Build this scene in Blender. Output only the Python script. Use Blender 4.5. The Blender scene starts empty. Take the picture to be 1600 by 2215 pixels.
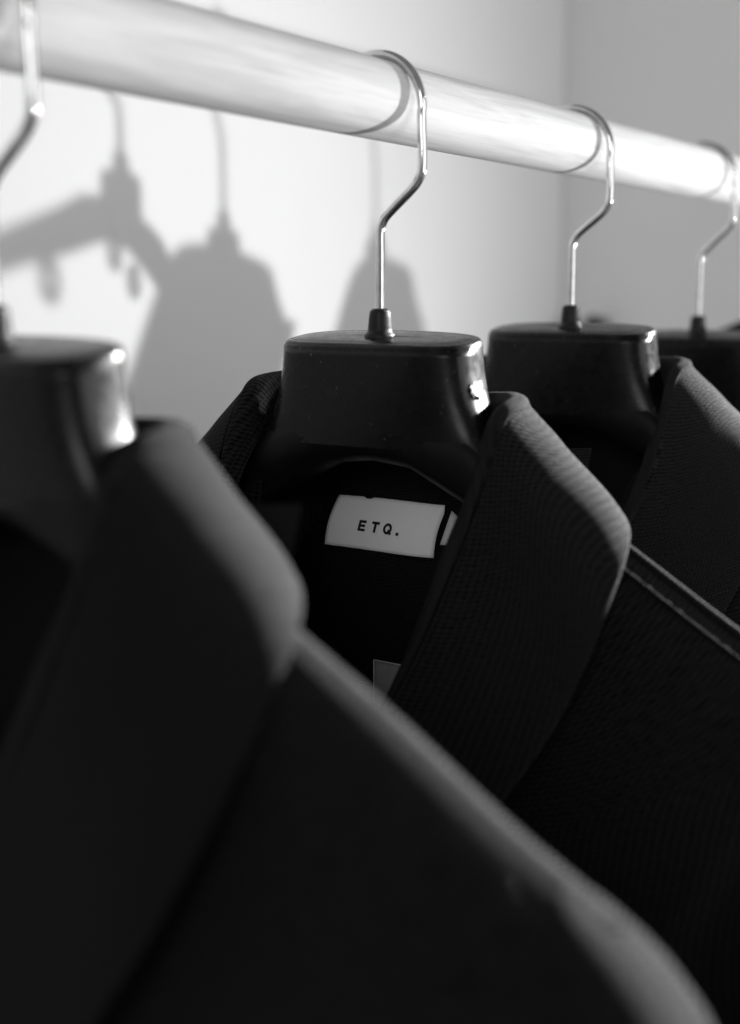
import bpy, bmesh, math, random
from mathutils import Vector, noise

R_ = math.radians
scene = bpy.context.scene
C = scene.collection
ZP = 1.60                       # height of the rail's axis above the floor
RAIL_R = 0.01556

# ------------------------------------------------------------------ camera
PITCH, HEAD = 8.8807, 35.4805   # degrees: looking down, heading from the rail's direction (+X)
cam_d = bpy.data.cameras.new('camera')
cam = bpy.data.objects.new('camera', cam_d); C.objects.link(cam)
cam.location = (0.0, -0.311, ZP - 0.08343)
cam.rotation_euler = (R_(90 - PITCH), 0, R_(HEAD - 90))
cam_d.sensor_fit = 'VERTICAL'; cam_d.sensor_height = 36.0; cam_d.sensor_width = 26.0
cam_d.lens = 36.0 * 2800.0 / 2215.0
cam_d.clip_start = 0.01; cam_d.clip_end = 50
cam_d.dof.use_dof = True
cam_d.dof.focus_distance = 0.562
cam_d.dof.aperture_fstop = 4.3
cam_d.dof.aperture_blades = 0
scene.camera = cam

# ------------------------------------------------------------------ room light (even ambient) and the main lamp, then added rim and fill lights
world = bpy.data.worlds.new('World'); scene.world = world; world.use_nodes = True
bg = world.node_tree.nodes['Background']
bg.inputs['Color'].default_value = (1, 1, 1, 1); bg.inputs['Strength'].default_value = 0.20

lamp_d = bpy.data.lights.new('spot_lamp', 'SPOT')
lamp_d.energy = 57; lamp_d.shadow_soft_size = 0.008
lamp_d.spot_size = R_(122); lamp_d.spot_blend = 1.0
lamp = bpy.data.objects.new('spot_lamp', lamp_d); C.objects.link(lamp)
lamp.location = (1.34, -0.732, ZP - 0.218)
aim = Vector((0.46, 0.10, ZP - 0.19)) - Vector(lamp.location)
lamp.rotation_euler = aim.to_track_quat('-Z', 'Y').to_euler()

rim_d = bpy.data.lights.new('added_rim_light', 'SPOT'); rim_d.energy = 1350; rim_d.shadow_soft_size = .07  # added beam to brighten collar and shoulder edges, kept below the rail
rim_d.spot_size = R_(23); rim_d.spot_blend = .3
rim = bpy.data.objects.new('added_rim_light', rim_d); C.objects.link(rim)
rim.location = (1.50, -.62, ZP + .36)
rim.rotation_euler = (Vector((.42, -.19, ZP - .275)) - Vector(rim.location)).to_track_quat('-Z', 'Y').to_euler()
def soft_fill(name, loc, target, size, energy):  # soft disk light, used only for added fill
    d = bpy.data.lights.new(name, 'AREA'); d.shape = 'DISK'; d.size = size; d.energy = energy
    o = bpy.data.objects.new(name, d); C.objects.link(o); o.location = loc
    o.rotation_euler = (Vector(target) - Vector(loc)).to_track_quat('-Z', 'Y').to_euler()
soft_fill('added_wall_fill', (0.45, -2.0, ZP + .10), (0.7, .5, ZP - .05), 1.5, 14)  # added fill to lighten the shadows on the wall
soft_fill('added_front_fill', (-1.5, -.75, ZP + .55), (.45, 0, ZP - .15), .7, 7.2)  # added fill from behind the camera, to brighten the neck label

scene.view_settings.view_transform = 'Standard'
scene.view_settings.look = 'None'
scene.view_settings.exposure = 0.0
scene.view_settings.gamma = 1.0
scene.view_settings.use_curve_mapping = False
scene.render.engine = 'CYCLES'
scene.cycles.use_denoising = True
scene.cycles.max_bounces = 10
scene.cycles.sample_clamp_indirect = 6.0

# ------------------------------------------------------------------ materials
def mat(name):
    m = bpy.data.materials.new(name); m.use_nodes = True
    nt = m.node_tree
    return m, nt, nt.nodes['Principled BSDF']

def nn(nt, kind, **kw):
    n = nt.nodes.new(kind)
    for k, v in kw.items():
        if k in n.inputs: n.inputs[k].default_value = v
        else: setattr(n, k, v)
    return n

def mth(nt, op, a, b=None):
    n = nt.nodes.new('ShaderNodeMath'); n.operation = op
    for i, v in enumerate((a, b)):
        if v is None: continue
        if isinstance(v, (int, float)): n.inputs[i].default_value = v
        else: nt.links.new(v, n.inputs[i])
    return n.outputs[0]

def ramp(nt, fac, a, b, p0=0.0, p1=1.0):
    r = nt.nodes.new('ShaderNodeValToRGB'); nt.links.new(fac, r.inputs[0])
    r.color_ramp.elements[0].position = p0; r.color_ramp.elements[0].color = (a, a, a, 1)
    r.color_ramp.elements[1].position = p1; r.color_ramp.elements[1].color = (b, b, b, 1)
    return r.outputs[0]

def wall_mat(name, a, b):
    m, nt, p = mat(name)
    co = nn(nt, 'ShaderNodeTexCoord')
    n1 = nn(nt, 'ShaderNodeTexNoise', Scale=3.0, Detail=4.0)
    nt.links.new(co.outputs['Object'], n1.inputs['Vector'])
    nt.links.new(ramp(nt, n1.outputs[0], a, b, .35, .65), p.inputs['Base Color'])
    n2 = nn(nt, 'ShaderNodeTexNoise', Scale=260.0, Detail=3.0)
    nt.links.new(co.outputs['Object'], n2.inputs['Vector'])
    bp = nn(nt, 'ShaderNodeBump', Strength=0.08, Distance=0.001)
    nt.links.new(n2.outputs[0], bp.inputs['Height']); nt.links.new(bp.outputs[0], p.inputs['Normal'])
    p.inputs['Roughness'].default_value = 0.75
    return m

def fabric_mat(name, base, period, aniso, sheen=0.04):
    """dark woven cloth; UV is laid out in millimetres on the garment"""
    m, nt, p = mat(name)
    uv = nn(nt, 'ShaderNodeTexCoord')
    nz = nn(nt, 'ShaderNodeTexNoise', Scale=0.35, Detail=2.0); nt.links.new(uv.outputs['UV'], nz.inputs['Vector'])
    sp = nn(nt, 'ShaderNodeSeparateXYZ'); nt.links.new(uv.outputs['UV'], sp.inputs[0])
    wob = mth(nt, 'MULTIPLY', mth(nt, 'SUBTRACT', nz.outputs[0], .5), 2.2)
    k = 2 * math.pi / period
    a = mth(nt, 'SINE', mth(nt, 'MULTIPLY', mth(nt, 'ADD', sp.outputs[0], wob), k * aniso))
    b = mth(nt, 'SINE', mth(nt, 'MULTIPLY', mth(nt, 'ADD', sp.outputs[1], wob), k))
    w = mth(nt, 'ADD', mth(nt, 'MULTIPLY', a, .42), mth(nt, 'MULTIPLY', b, .58))
    fz = nn(nt, 'ShaderNodeTexNoise', Scale=2.2, Detail=5.0, Roughness=.7); nt.links.new(uv.outputs['UV'], fz.inputs['Vector'])
    nv = nn(nt, 'ShaderNodeTexNoise', Scale=.22, Detail=3.0); nt.links.new(uv.outputs['UV'], nv.inputs['Vector'])
    w = mth(nt, 'MULTIPLY', w, mth(nt, 'ADD', mth(nt, 'MULTIPLY', nv.outputs[0], 1.6), .1))
    h = mth(nt, 'ADD', mth(nt, 'MULTIPLY', w, .5), mth(nt, 'MULTIPLY', fz.outputs[0], 1.3))
    bp = nn(nt, 'ShaderNodeBump', Strength=1.0, Distance=0.0006)
    nt.links.new(h, bp.inputs['Height']); nt.links.new(bp.outputs[0], p.inputs['Normal'])
    nt.links.new(ramp(nt, h, base * .2, base * 2.0, .2, 1.1), p.inputs['Base Color'])
    p.inputs['Roughness'].default_value = 0.8
    p.inputs['Specular IOR Level'].default_value = 0.03
    p.inputs['Sheen Weight'].default_value = sheen
    p.inputs['Sheen Roughness'].default_value = 0.25
    p.inputs['Sheen Tint'].default_value = (1, 1, 1, 1)
    return m

def plain(name, v, rough=.5, metal=0.0, spec=.5, coat=0.0):
    m, nt, p = mat(name)
    co = nn(nt, 'ShaderNodeTexCoord')
    n1 = nn(nt, 'ShaderNodeTexNoise', Scale=180.0, Detail=4.0); nt.links.new(co.outputs['Object'], n1.inputs['Vector'])
    nt.links.new(ramp(nt, n1.outputs[0], v * .85, v * 1.1, .3, .7), p.inputs['Base Color'])
    nt.links.new(ramp(nt, n1.outputs[0], rough * .85, min(1, rough * 1.2), .3, .7), p.inputs['Roughness'])
    p.inputs['Metallic'].default_value = metal
    p.inputs['Specular IOR Level'].default_value = spec
    p.inputs['Coat Weight'].default_value = coat
    return m

M_WALL = wall_mat('white_plaster', .86, .89)
M_WALL2 = wall_mat('light_grey_plaster', .82, .86)
M_FLOOR = wall_mat('grey_floor', .28, .34)
M_CLOTH = fabric_mat('black_wool', .0095, 2.1, .55)
M_CLOTH2 = fabric_mat('black_basket_weave', .015, 2.0, 1.0)
M_LINING = fabric_mat('black_lining', .010, 1.2, 1.0, .0)
M_PLASTIC = plain('black_plastic', .004, .27, spec=.23)
def dust(m):
    nt = m.node_tree; p = nt.nodes['Principled BSDF']
    old = p.inputs['Base Color'].links[0].from_socket
    co = nn(nt, 'ShaderNodeTexCoord'); n1 = nn(nt, 'ShaderNodeTexNoise', Scale=620.0, Detail=1.0)
    nt.links.new(co.outputs['Object'], n1.inputs['Vector'])
    mx = nt.nodes.new('ShaderNodeMix'); mx.data_type = 'RGBA'
    nt.links.new(ramp(nt, n1.outputs[0], 0, 1, .74, .80), mx.inputs[0]); nt.links.new(old, mx.inputs[6])
    mx.inputs[7].default_value = (.12, .12, .12, 1); nt.links.new(mx.outputs[2], p.inputs['Base Color'])
dust(M_PLASTIC)
M_ARM = plain('matte_black_plastic', .005, .42, spec=.14)
M_RUBBER = plain('black_rubber', .008, .45, spec=.25)
M_CHROME = plain('chrome_wire', .72, .10, metal=1.0)
M_INK = plain('black_ink', .012, .7, spec=.2)
M_PAPER = plain('white_paper_scrap', .85, .6)
M_TAG = plain('grey_care_tag', .34, .6, spec=.3)
M_TAGEDGE = plain('pale_tag_edge', .6, .6, spec=.3)

def label_mat():
    m, nt, p = mat('white_woven_label')
    uv = nn(nt, 'ShaderNodeTexCoord')
    sp = nn(nt, 'ShaderNodeSeparateXYZ'); nt.links.new(uv.outputs['UV'], sp.inputs[0])
    a = mth(nt, 'SINE', mth(nt, 'MULTIPLY', sp.outputs[0], 2 * math.pi / .55))
    b = mth(nt, 'SINE', mth(nt, 'MULTIPLY', sp.outputs[1], 2 * math.pi / .55))
    w = mth(nt, 'MULTIPLY', a, b)
    fz = nn(nt, 'ShaderNodeTexNoise', Scale=1.6, Detail=4.0); nt.links.new(uv.outputs['UV'], fz.inputs['Vector'])
    h = mth(nt, 'ADD', mth(nt, 'MULTIPLY', w, .25), fz.outputs[0])
    nt.links.new(ramp(nt, h, .74, .90, .1, .9), p.inputs['Base Color'])
    bp = nn(nt, 'ShaderNodeBump', Strength=.35, Distance=.0002)
    nt.links.new(h, bp.inputs['Height']); nt.links.new(bp.outputs[0], p.inputs['Normal'])
    p.inputs['Roughness'].default_value = .8; p.inputs['Specular IOR Level'].default_value = .2
    return m
M_LABEL = label_mat()
M_TAB = plain('pale_grey_tab', .55, .8, spec=.2)

def wood_mat():
    m, nt, p = mat('pale_limed_wood')
    co = nn(nt, 'ShaderNodeTexCoord')
    mp = nn(nt, 'ShaderNodeMapping'); mp.inputs['Scale'].default_value = (9.0, 110.0, 110.0)
    nt.links.new(co.outputs['Object'], mp.inputs['Vector'])
    n1 = nn(nt, 'ShaderNodeTexNoise', Scale=1.0, Detail=6.0, Roughness=.6, Distortion=.9)
    nt.links.new(mp.outputs[0], n1.inputs['Vector'])
    mp2 = nn(nt, 'ShaderNodeMapping'); mp2.inputs['Scale'].default_value = (20.0, 600.0, 600.0)
    nt.links.new(co.outputs['Object'], mp2.inputs['Vector'])
    n2 = nn(nt, 'ShaderNodeTexNoise', Scale=1.0, Detail=3.0); nt.links.new(mp2.outputs[0], n2.inputs['Vector'])
    f = mth(nt, 'ADD', mth(nt, 'MULTIPLY', n1.outputs[0], .7), mth(nt, 'MULTIPLY', n2.outputs[0], .3))
    nt.links.new(ramp(nt, f, .58, .77, .36, .58), p.inputs['Base Color'])
    bp = nn(nt, 'ShaderNodeBump', Strength=.25, Distance=.0003)
    nt.links.new(f, bp.inputs['Height']); nt.links.new(bp.outputs[0], p.inputs['Normal'])
    p.inputs['Roughness'].default_value = .7; p.inputs['Specular IOR Level'].default_value = .3
    return m
M_WOOD = wood_mat()

# ------------------------------------------------------------------ mesh helpers (garment frame in mm: s across the shoulders towards the lamp side, t to the front, z up from the rail's axis)
def P(s, t, z): return Vector((-t, -s, z)) * 0.001

def mesh_obj(name, verts, faces, material, parent=None, uvs=None, smooth=True):
    me = bpy.data.meshes.new(name); me.from_pydata([tuple(v) for v in verts], [], faces)
    if uvs:
        lay = me.uv_layers.new(name='UVMap')
        for l in me.loops: lay.data[l.index].uv = uvs[l.vertex_index]
    if smooth: me.shade_smooth()
    me.materials.append(material); me.update()
    o = bpy.data.objects.new(name, me); C.objects.link(o)
    if parent: o.parent = parent
    return o

def grid_faces(nr, nc, wrap=False, off=0):
    f = []
    for i in range(nr - 1):
        for j in range(nc if wrap else nc - 1):
            a = off + i * nc + j; b = off + i * nc + (j + 1) % nc
            f.append((a, b, b + nc, a + nc))
    return f

def grid_obj(name, rows, material, parent=None, wrap=False, uvs=None, cap0=False, cap1=False):
    nr, nc = len(rows), len(rows[0])
    v = [p for r in rows for p in r]
    f = grid_faces(nr, nc, wrap)
    if cap0: f.append(tuple(reversed(range(nc))))
    if cap1: f.append(tuple(range((nr - 1) * nc, nr * nc)))
    if uvs is None:                                  # millimetre layout
        uvs = []
        for i in range(nr):
            acc = 0.0
            for j in range(nc):
                if j: acc += (rows[i][j] - rows[i][j - 1]).length * 1000
                uvs.append([acc, 0.0])
        for j in range(nc):
            acc = 0.0
            for i in range(nr):
                if i: acc += (rows[i][j] - rows[i - 1][j]).length * 1000
                uvs[i * nc + j][1] = acc
    o = mesh_obj(name, v, f, material, parent, uvs)
    bm = bmesh.new(); bm.from_mesh(o.data); bmesh.ops.recalc_face_normals(bm, faces=bm.faces); bm.to_mesh(o.data); bm.free()
    return o

def catmull(pts, n):
    """n points per span through pts (Vectors or tuples)"""
    p = [Vector(q) for q in pts]; out = []
    for i in range(len(p) - 1):
        a = p[i - 1] if i else p[0] * 2 - p[1]
        b, c = p[i], p[i + 1]
        d = p[i + 2] if i + 2 < len(p) else p[-1] * 2 - p[-2]
        for k in range(n):
            t = k / n
            out.append(.5 * ((2 * b) + (c - a) * t + (2 * a - 5 * b + 4 * c - d) * t * t + (3 * b - a - 3 * c + d) * t ** 3))
    out.append(p[-1]); return out

def interp(x, tab):
    if x <= tab[0][0]: return tab[0][1]
    for (x0, y0), (x1, y1) in zip(tab, tab[1:]):
        if x <= x1: return y0 + (y1 - y0) * (x - x0) / (x1 - x0)
    return tab[-1][1]

def tube(name, path, r, material, parent, seg=10, round_end=False, taper=None):
    """path: Vectors in metres"""
    rows = []; n = len(path); up = Vector((1, 0, 0))
    for i, p in enumerate(path):
        t = (path[min(i + 1, n - 1)] - path[max(i - 1, 0)]).normalized()
        a = up - t * up.dot(t)
        if a.length < 1e-4: a = Vector((0, 0, 1)) - t * t.z
        a.normalize(); up = a; b = t.cross(a)
        rr = r * (taper(i / (n - 1)) if taper else 1.0)
        rows.append([p + a * math.cos(2 * math.pi * k / seg) * rr + b * math.sin(2 * math.pi * k / seg) * rr for k in range(seg)])
    return grid_obj(name, rows, material, parent, wrap=True, cap0=True, cap1=True)

def superell(a, b, n, k, N):
    th = 2 * math.pi * k / N; c, s = math.cos(th), math.sin(th)
    return (a * math.copysign(abs(c) ** (2 / n), c), b * math.copysign(abs(s) ** (2 / n), s))

def empty(name, loc, label, cat, group=None):
    o = bpy.data.objects.new(name, None); C.objects.link(o); o.location = loc
    o.empty_display_size = .05
    tag(o, label, cat, group); return o

def tag(o, label, cat, group=None):
    o['label'] = label; o['category'] = cat
    if group: o['group'] = group

def copy_child(src, parent):
    c = src.copy(); C.objects.link(c); c.parent = parent; return c

# ------------------------------------------------------------------ setting
def box(name, lo, hi, material, kind='structure'):
    x0, y0, z0 = lo; x1, y1, z1 = hi
    v = [(x, y, z) for x in (x0, x1) for y in (y0, y1) for z in (z0, z1)]
    f = [(0, 1, 3, 2), (4, 6, 7, 5), (0, 4, 5, 1), (2, 3, 7, 6), (0, 2, 6, 4), (1, 5, 7, 3)]
    o = mesh_obj(name, v, f, material, smooth=False)
    o['kind'] = kind; return o
WALL_Y, END_X = 0.50, 1.576
box('wall_behind_rail', (-2.2, WALL_Y, 0.0), (END_X, WALL_Y + .12, 2.7), M_WALL)
box('wall_at_rail_end', (END_X + .002, -1.6, 0.0), (END_X + .12, WALL_Y + .12, 2.7), M_WALL2)
box('floor', (-2.4, -2.2, -.1), (END_X + .12, WALL_Y + .12, -.002), M_FLOOR)

knob_rows = []
for r, x in ((9, 0), (9, -4), (6, -5), (5.5, -16), (8, -19), (12, -22), (13.5, -27), (12.5, -32), (9, -35), (4, -36.5)):
    knob_rows.append([Vector((x, r * math.cos(2 * math.pi * k / 32), r * math.sin(2 * math.pi * k / 32))) * .001 for k in range(32)])
knob = grid_obj('wall_knob', knob_rows, M_RUBBER, None, wrap=True, cap0=True, cap1=True)
knob.location = (END_X + .001, .438, ZP - .1035)
tag(knob, 'small dark blurred knob on the far wall, peeping over the hanger right of the middle', 'knob')

# ------------------------------------------------------------------ rail
N = 72; xs = [-0.55 + i * (END_X + .55 - .004) / 60 for i in range(61)]
rows = [[Vector((x, RAIL_R * math.cos(2 * math.pi * k / N), RAIL_R * math.sin(2 * math.pi * k / N))) for k in range(N)] for x in xs]
rail = grid_obj('clothes_rail', rows, M_WOOD, None, wrap=True, cap0=True, cap1=True)
rail.location = (0, 0, ZP)
tag(rail, 'thick round pale wooden rail carrying all the hangers', 'clothes rail')

# ------------------------------------------------------------------ hangers
def hook_path(drop):
    """hook in the hanger's plane (s, z); drop = height of the rail axis above the hanger's top"""
    e = drop - 96.0
    pts = [(0, -drop - 4), (0, -80 - e * .7), (0, -62 - e * .5), (0, -52.5 - e * .3), (1.2, -48.6 - e * .3), (4.2, -45.2 - e * .3),
           (14.5, -36.4), (18.0, -33.0), (20.0, -29.2), (20.4, -24), (20.2, -16)]
    c, r = (-3.0, -4.6), 23.05
    for a in list(range(-8, 200, 8)): pts.append((c[0] + r * math.cos(R_(a)), c[1] + r * math.sin(R_(a)) * .983))
    return [q for q in catmull([(a, 0, b) for a, b in pts], 4)]

NECK_W = [(-141, 63.0), (-136, 57.0), (-130, 52.8), (-122, 49.4), (-112, 47.0), (-103, 46.0), (-96, 45.6)]
def build_neck(parent, shift, slim=1.0):
    rows = []; N = 96
    for z in (-141, -138, -135, -131, -127) * (slim != .36) + (-127,) * (slim == .36) + ( -122, -116, -110, -104, -100.5):
        w = interp(z, NECK_W) * (slim + (1 - slim) * max(0, (-120 - z) / 21.0)); b = (17.2 if slim == 1 else 9.5) - .9 * max(0, (-115 - z) / 26.0)
        rows.append([P(*superell(w, b, 3.3, k, N), z + shift) for k in range(N)])
    # sloping top with a small rounded edge
    for inset, dz in ((.05, -2.0), (.55, -.75), (1.5, -.1), (2.6, .0), (3.0, -.22), (3.5, .05), (9, .25), (14, .35), (16.4, .4)):
        r = []
        for k in range(N):
            s, t = superell(45.6 * slim - inset * (1 if slim == 1 else .5), (17.2 - inset) if slim == 1 else (9.5 - inset * .5), 3.3 if inset < 5 else 2.6, k, N)
            r.append(P(s, t, -96.4 + dz - .155 * t - (s / 47.0) ** 2 * .9 - .012 * s + shift))
        rows.append(r)
    return grid_obj('neck', rows, M_PLASTIC, parent, wrap=True, cap1=True)

def build_arm(parent, sg, shift, droop=1.0, thin=1.0):
    top = [(0, -122), (30, -124), (50, -132), (60, -141), (75, -152), (110, -176), (150, -204), (172, -221), (180, -230), (187, -238)]
    bot = [(0, -148), (20, -150), (47, -163), (75, -181), (110, -200), (150, -223), (172, -238), (180, -243), (187, -240)]
    th = [(0, 16.4), (60, 15.5), (120, 12), (160, 11), (176, 9), (184, 6), (187, 2)]
    rows = []; N = 28
    for i in range(56):
        s = 187 * (i / 55) ** .92
        zt, zb = interp(s, top), interp(s, bot)
        c, h, w = (-135 if droop == 1 else -121) + ((zt + zb) / 2 + 135) * droop, (zt - zb) / 2 * (1 if droop == 1 else .7), interp(s, th) * thin
        r = []
        for k in range(N):
            a, b = superell(w, h, 2.4, k, N)
            r.append(P(sg * s, a, c + b + shift))
        rows.append(r)
    return grid_obj('arm', rows, M_ARM, parent, wrap=True, cap1=True)

def build_hanger(u, label, drop=96.0, group='black moulded coat hangers along the rail', scrap=False, loops=False, slim=1.0):
    e = empty('coat_hanger', (u, 0, ZP), label, 'hanger', group)
    sh = 96.0 - drop
    tube('hook', [P(q.x, 0, q.z) for q in hook_path(drop)], .0019, M_CHROME, e, seg=16)
    # ferrule at the foot of the hook
    rows = []
    for r, z in ((6.4, -98.5), (6.6, -96.2), (6.2, -95.3), (5.3, -94.6), (5.1, -93), (4.8, -89.5), (4.5, -86.8), (4.0, -85.6), (3.0, -85.0), (1.9, -84.9)):
        rows.append([P(r * math.cos(2 * math.pi * k / 28), r * math.sin(2 * math.pi * k / 28), z + sh) for k in range(28)])
    grid_obj('ferrule', rows, M_RUBBER, e, wrap=True, cap1=True)
    build_neck(e, sh, slim)
    for sg in (1, -1): build_arm(e, sg, sh, .5 if loops else 1.0, .6 if slim < 1 else 1.0)
    if scrap:                                              # torn bit of size sticker on the side of the neck
        rnd = random.Random(4); rows = []
        for i in range(9):
            r = []
            for j in range(8):
                a = R_(-7 + 9 * j / 7); z = -112.2 - 5.0 * i / 8
                edge = .9 if i in (0, 8) or j in (0, 7) else 0
                w = interp(z - 2, NECK_W)
                k = math.degrees(a) / 360 * 96
                s, t = superell(w, 17.2, 3.3, k, 96)
                lift = .35 + rnd.random() * 1.0
                r.append(P(s + lift, -t + 1.5 - rnd.uniform(-.5, .5) + rnd.uniform(-1, 1) * edge, z + rnd.uniform(-.5, .5) + rnd.uniform(-1, 1) * edge))
            rows.append(r)
        o = grid_obj('sticker_scrap', rows, M_PAPER, e)
        o.data.polygons.foreach_set('use_smooth', [False] * len(o.data.polygons))
        o['label'] = 'torn white scrap of a size sticker'
    if loops:                                              # strap loops under the arms of the empty hanger
        for s0, z0, ra, rb in ((13, -129, 6.5, 7), (-15, -139, 6.5, 7), (92, -152, 7, 8)):
            for sg in (1,):
                path = [P(sg * s0 + ra * math.cos(R_(a)), 0, z0 - rb + rb * math.sin(R_(a)) + sh) for a in range(0, 361, 15)]
                tube('strap_loop', path, .0022, M_PLASTIC, e, seg=8)
    return e

U0, U1, U2, U3 = 0.2475, 0.4436, 0.6167, 0.7933
U4, U5, U6 = 1.008, 1.083, 1.226
HANGERS = [
    (U0, 'blurred black hanger nearest the camera, cut off by the left edge', 93.0, {}),
    (U1, 'sharp black hanger in the middle with a torn white sticker scrap on its neck', 94.0, {'scrap': True}),
    (U2, 'black hanger right of the middle one, hook crossing the bare rail', 92.0, {}),
    (U3, 'farthest black hanger in view, its bright hook cut off by the right edge', 98.0, {}),
    (U4, 'empty hanger past the right edge casting the leftmost shadow on the wall', 72.0, {'loops': True, 'slim': .36}),
    (U5, 'hanger past the right edge, next after the empty one, inside a jacket', 96.0, {'slim': .42}),
    (U6, 'last hanger on the rail near the end wall, past the right edge', 96.0, {'slim': .42}),
]
for u, lab, drop, kw in HANGERS: build_hanger(u, lab, drop, **kw)

# ------------------------------------------------------------------ jackets
def col_pts(dz, spread):
    """right half of the collar: (stand base, roll line, outer edge) from centre back to centre front"""
    S = [(0, -31, -140), (36, -27, -138), (55, -4, -136), (57, 14, -146), (53, 32, -172), (40, 44, -220), (20, 53, -268), (5, 58, -304)]
    Rl = [(0, -38, -117), (38, -30, -116), (60, -6, -115.5), (61, 12, -124), (60, 32, -166), (45, 45, -214), (23, 55, -262), (6, 60, -302)]
    E = [(0, -60, -160), (62, -48, -158), (111, -4, -161), (117, 25, -190), (110, 45, -222), (95, 57, -252), (74, 65, -282), (30, 65, -304)]
    f = lambda q: (q[0], q[1], q[2] + dz)
    return [f(q) for q in S], [f(q) for q in Rl], [(q[0] + (spread if 2 <= i <= 6 else 0), q[1], q[2] + dz) for i, q in enumerate(E)]

def wob(p, seed, amp):
    q = Vector((p.x * 14 + seed * 7.3, p.y * 14 - seed * 3.1, p.z * 14))
    return p + Vector((noise.noise(q), noise.noise(q + Vector((31, 0, 0))), noise.noise(q + Vector((0, 57, 0))))) * amp

def shoulder_z(s, dz): return -136 + dz - .585 * (s - 58)

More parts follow.
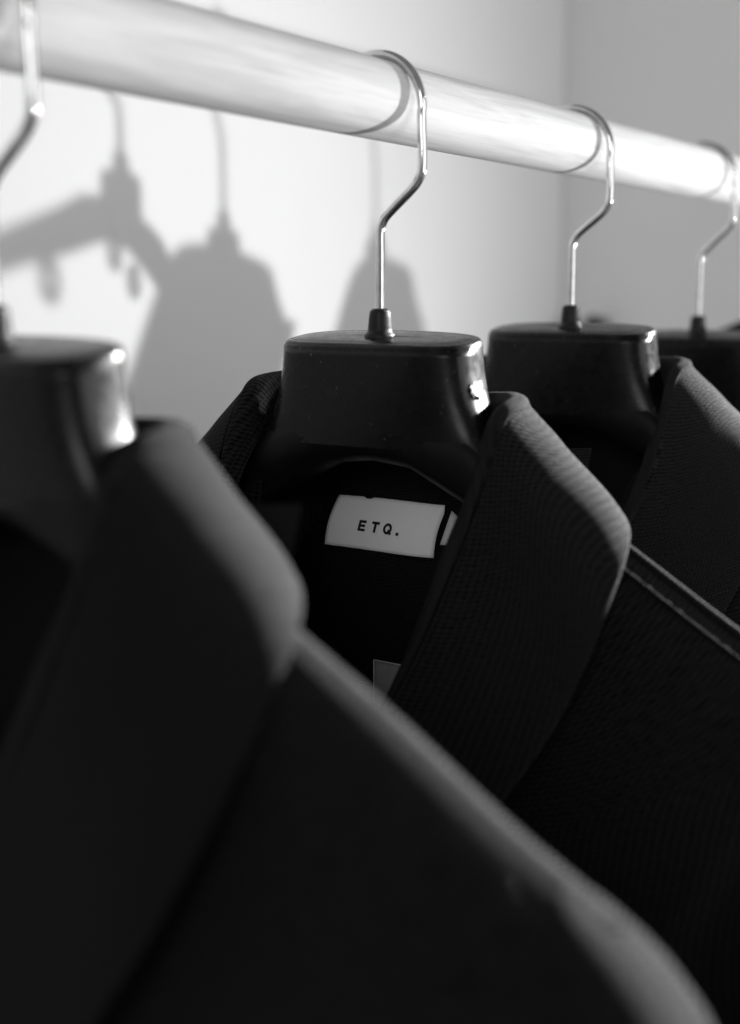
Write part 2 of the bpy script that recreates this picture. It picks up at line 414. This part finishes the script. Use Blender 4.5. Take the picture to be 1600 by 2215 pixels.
def build_jacket(u, label, seed, dz=0.0, cloth=None, details=False, spread=0.0, lift=0.0, dsh=0.0, seams=True):
    cloth = cloth or M_CLOTH
    e = empty('jacket', (u, 0, ZP), label, 'jacket', 'black jackets on the rail')
    # --- collar
    S, Rl, E = col_pts(dz, spread)
    full = lambda L: [(-a, b, c + lift * min(1, a / 40)) for a, b, c in L[:0:-1]] + list(L)
    n = 7
    S, Rl, E = (catmull(full(L), n) for L in (S, Rl, E))
    rows = []
    for i, (s, r, ed) in enumerate(zip(S, Rl, E)):
        fold = interp(abs(i / (len(S) - 1) - .5) * 2, [(0, .8), (.28, 1.0), (.42, .8), (.6, .45), (1, .3)])
        out = (ed - r); flat = Vector((out.x, out.y, 0)).normalized() * fold
        mid = (r + ed) * .5 + Vector((flat.x * .8, flat.y * .8, .8))
        key = [s, r * .55 + s * .45 - flat * .3, r - flat * 3.0 - Vector((0, 0, 3.0 * fold)), r - flat * .3, r + flat * 4.8 - Vector((0, 0, 1.0)), r + flat * 7.0 - Vector((0, 0, 4.9 * fold)), r * .66 + ed * .34 + flat * 1.5 + Vector((0, 0, .7)), mid, r * .2 + ed * .8 + flat * 1.2 + Vector((0, 0, 1.1)), ed]
        rows.append([wob(P(*q), seed, .0016) for q in catmull(key, 4)])
    col = grid_obj('collar', rows, cloth, e)
    sm = col.modifiers.new('thickness', 'SOLIDIFY'); sm.thickness = .0017; sm.offset = -1
    bv = col.modifiers.new('smooth', 'SUBSURF'); bv.levels = 1; bv.render_levels = 1
    # --- front and back panels, each half from neckline and centre line to shoulder and side
    sh_out = [(58, -136), (90, shoulder_z(90, 0)), (130, shoulder_z(130, 0)), (170, shoulder_z(170, 0)), (196, shoulder_z(196, 0)), (203, -224), (198, -250), (188, -300), (186, -420), (190, -560), (194, -720)]
    fr_in = [(55, 6, -138), (52, 22, -156), (44, 39, -200), (26, 51, -255), (6, 58, -302), (0, 62, -320), (0, 66, -360), (0, 70, -420), (0, 72, -500), (0, 72, -600), (0, 70, -720)]
    bk_in = [(55, -6, -138), (45, -22, -139), (30, -29, -141), (12, -31, -142), (0, -32, -143), (0, -36, -170), (0, -44, -220), (0, -52, -300), (0, -58, -420), (0, -60, -560), (0, -60, -720)]
    SHL = [q for q in sh_out[:6]]
    out = catmull([(a, 0, b) for a, b in sh_out], 6)
    for nm, inn, sgn in (('front_panel', fr_in, 1), ('back_panel', bk_in, -1)):
        inn = catmull(inn, 6)
        for side in (1, -1):
            rows = []
            for i, (a, b) in enumerate(zip(inn, out)):
                r = []; fr = i / (len(inn) - 1)
                D = 16 + 30 * min(1, fr * 2.2)                    # how full the row is
                for j in range(29):
                    x = (j / 28) ** .8
                    s = a.x + (b.x - a.x) * x; z = a.z + (b.z - a.z) * x
                    t = a.y * max(0.0, 1 - x ** 2.3) ** .6
                    if 50 < s:
                        dist = max(0.0, interp(s, SHL) - z)
                        tm = math.sqrt(2 * interp(s, [(60, 6.0), (120, 7.0), (200, 10.5)]) * dist)
                        if sgn * t > tm: t = sgn * tm
                    r.append(wob(P(side * s, t, z + dz + dsh * min(1, fr * 8)), seed + 2, .0022 * min(1, fr * 3)))
                rows.append(r)
            grid_obj(nm, rows, cloth, e)
    # --- sleeves
    for side in (1, -1):
        so = [(-700, 248), (-450, 247), (-330, 243), (-280, 236), (-255, 228), (-240, 220.5), (-231, 213.5), (-224.5, 206.5), (-220, 200.5), (-216, 194.5), (-213, 190)]
        si = [(-700, 186), (-450, 178), (-330, 168), (-250, 164), (-235, 166), (-222, 174), (-216, 182), (-213, 187)]
        rows = []
        for i in range(64):
            z = -213 - 487 * (i / 63) ** 2.0
            a, b = interp(z, si), interp(z, so); sc, hs = (a + b) / 2, (b - a) / 2
            dd = max(.1, -212.8 - z); ht = min(45, math.sqrt(interp(dd, [(0, 17), (15, 18), (60, 26)]) * dd)) + .3
            rows.append([wob(P(side * (sc + hs * math.cos(2 * math.pi * k / 36)), ht * math.sin(2 * math.pi * k / 36), z + dz + dsh), seed + 2, .0022 * min(1, i / 8)) for k in range(36)])
        grid_obj('sleeve', rows, cloth, e, wrap=True, cap0=True)
    # --- raised shoulder seam and the stitch ridge in front of it
    for side in (1, -1) if seams else ():
        pts = [(side * s, 1.0, shoulder_z(s, dz + dsh) + .6) for s in range(74, 200, 6)]
        tube('shoulder_seam', [wob(P(*p), seed + 2, .0008) for p in pts], .0017, cloth, e, seg=10)
        pts = [(side * s, 9.3, shoulder_z(s, dz + dsh) - 4.6 + .25 * math.sin(s * 1.7)) for s in range(74, 200, 2)]
        tube('stitch_ridge', [wob(P(*p), seed + 2, .0008) for p in pts], .0010, cloth, e, seg=8, taper=lambda f: 1 + .2 * math.sin(f * 260))
    # --- slack inner back of the neck
    rows = []
    for i in range(22):
        z = -141 - 135 * i / 21
        t0 = interp(-z, [(141, -31), (158, -25.5), (166, -21.2), (187, -10.2), (200, -7), (235, -6.2), (276, -8)])
        rows.append([P(s, t0 - abs(s / 62.0) ** 3 * 14 - (.0 if abs(s) < 50 else .0), z + dz * .0) for s in range(-72, 73, 6)])
    grid_obj('lining', rows, M_LINING, e)
    if details: build_label(e)
    return e

def lab_pt(a, b, lift=0.0):
    """a across (0..1), b up (0..1) on the slightly bowed neck label"""
    s = -36.2 + 57.2 * a
    z = -187.2 + 21.0 * b + .5 * math.sin(math.pi * a) * (b - .5)
    t = -9.0 - 11.0 * b + 1.9 * math.sin(math.pi * b) - .8 * math.sin(a * 5) - 1.6 * max(0, a - .8) / .2 * (a - .8) * 5
    return P(s - .4 * math.sin(math.pi * b), t + .45 * lift * 2, z + .5 * lift)

def stroke_quads(poly_pts, w, closed=False):
    """ribbon of width w along a polyline -> list of quads in 2D"""
    n = len(poly_pts); L, Rr = [], []
    for i, p in enumerate(poly_pts):
        if closed: a, b = poly_pts[i - 1], poly_pts[(i + 1) % n]
        else: a, b = poly_pts[max(i - 1, 0)], poly_pts[min(i + 1, n - 1)]
        dx, dy = b[0] - a[0], b[1] - a[1]; l = math.hypot(dx, dy); nx, ny = -dy / l * w / 2, dx / l * w / 2
        L.append((p[0] + nx, p[1] + ny)); Rr.append((p[0] - nx, p[1] - ny))
    m = n if closed else n - 1
    return [(L[i], Rr[i], Rr[(i + 1) % n], L[(i + 1) % n]) for i in range(m)]

def build_label(e):
    lay = []
    rows = []; uvs = []
    rnd = random.Random(2)
    for i in range(15):
        r = []
        for j in range(31):
            a, b = j / 30, i / 14
            bb = b - (.035 if (i == 14 and 8 <= j <= 9) else 0) + (rnd.uniform(-.002, .002) if i in (0, 14) else 0)
            aa = a - (.02 * max(0, b - .85) / .15 if j == 30 else 0)
            r.append(lab_pt(aa, bb, .35)); uvs.append((a * 57, b * 24))
        rows.append(r)
    lb = grid_obj('neck_label', rows, M_LABEL, e, uvs=uvs)
    lb['label'] = 'white woven neck label printed ETQ.'
    sm = lb.modifiers.new('thickness', 'SOLIDIFY'); sm.thickness = .0003; sm.offset = 0
    # lettering: x in mm from the label's left edge, y in mm from its bottom edge (24 mm tall along the cloth)
    h, w, st = 5.0, 3.9, 1.3
    y0 = 8.2
    def bar(x0, x1, yy0, yy1): return [((x0, yy0), (x1, yy0), (x1, yy1), (x0, yy1))]
    letters = []
    x = 16.4
    letters.append(bar(x, x + st, y0, y0 + h) + bar(x + st, x + w, y0, y0 + st * .92) + bar(x + st, x + w * .92, y0 + h / 2 - st * .46, y0 + h / 2 + st * .46) + bar(x + st, x + w, y0 + h - st * .92, y0 + h))
    x = 23.4
    letters.append(bar(x, x + w * 1.06, y0 + h - st * .92, y0 + h) + bar(x + w * .53 - st / 2, x + w * .53 + st / 2, y0, y0 + h - st * .92))
    x = 30.2; cx, cy = x + 2.15, y0 + h / 2
    ring = [(cx + 1.75 * math.cos(R_(q)), cy + 1.95 * math.sin(R_(q))) for q in range(0, 360, 12)]
    letters.append(stroke_quads(ring, 1.2, True) + stroke_quads([(cx + .35, cy - .55), (cx + 2.1, cy - 2.4)], 1.15))
    letters.append(bar(37.3, 38.8, y0, y0 + 1.4))
    for name, quads in zip(('letter_e', 'letter_t', 'letter_q', 'full_stop'), letters):
        v, f = [], []
        for q in quads:
            k = len(v)
            nx = 4
            (ax, ay), (bx, by), (cx_, cy_), (dx, dy) = q
            for i in range(nx + 1):
                for j in range(nx + 1):
                    p, r = i / nx, j / nx
                    X = (ax * (1 - p) + bx * p) * (1 - r) + (dx * (1 - p) + cx_ * p) * r
                    Y = (ay * (1 - p) + by * p) * (1 - r) + (dy * (1 - p) + cy_ * p) * r
                    v.append(lab_pt(X / 57.2, Y / 23.7, .75))
            for i in range(nx):
                for j in range(nx):
                    a = k + i * (nx + 1) + j; f.append((a, a + 1, a + nx + 2, a + nx + 1))
        mesh_obj(name, v, f, M_INK, lb)
    # small white size tab beside the label
    rows = []
    for i in range(5):
        b = i / 4; zz = -181.5 + 13.6 * b
        rows.append([P(22.8 + 6.5 * a + 1.2 * b, -12.5 - 7 * b + .6, zz - 4.6 * a * b) for a in (0, .33, .66, 1)])
    tb = grid_obj('size_tab', rows, M_TAB, e); tb['label'] = 'small white size tab beside the neck label'
    sm = tb.modifiers.new('thickness', 'SOLIDIFY'); sm.thickness = .0003
    # grey care tag lower down, with a pale sewn edge
    rows = [[P(-6.3 + 40 * a, -4.7, -234.4 - 34 * b) for a in (0, .5, 1)] for b in (0, .5, 1)]
    ct = grid_obj('care_tag', rows, M_TAG, e); ct['label'] = 'grey care tag with a pale edge low inside the jacket'
    pts = [P(-6.1, -4.2, -268), P(-6.1, -4.2, -234.6), P(33.5, -4.2, -234.6)]
    for a, b in zip(pts, pts[1:]):
        tube('edge_trim', [a, b], .00028, M_TAGEDGE, ct, seg=6)

JACKETS = [
    (U0, 'large blurred black jacket in the left foreground, its shoulder running to the lower right', 1, -1.5, M_CLOTH, {'dsh': 4.5, 'seams': False, 'spread': -1.5}),
    (U1, 'black jacket in the middle with a white neck label inside its collar', 2, -3.5, M_CLOTH, {'details': True, 'lift': 7.0}),
    (U2, 'black basket weave jacket behind the middle one, collar by the right edge', 3, 8.0, M_CLOTH2, {}),
    (U3, 'farthest black jacket in view, nearly hidden at the right edge', 4, 0.0, M_CLOTH2, {}),
    (U5, 'black jacket past the right edge casting the broad shadow on the wall', 5, 0.0, M_CLOTH, {}),
    (U6, 'last black jacket on the rail near the end wall, past the right edge', 6, 0.0, M_CLOTH, {}),
]
for u, lab, seed, dz, cl, kw in JACKETS:
    j = build_jacket(u, lab, seed, dz, cl, **kw)
    if u > 1: j.location.y = -.022; j.scale = (1, .80 if u < 1.1 else .56, 1)      # unseen garments narrowed and shifted to shape their wall shadows
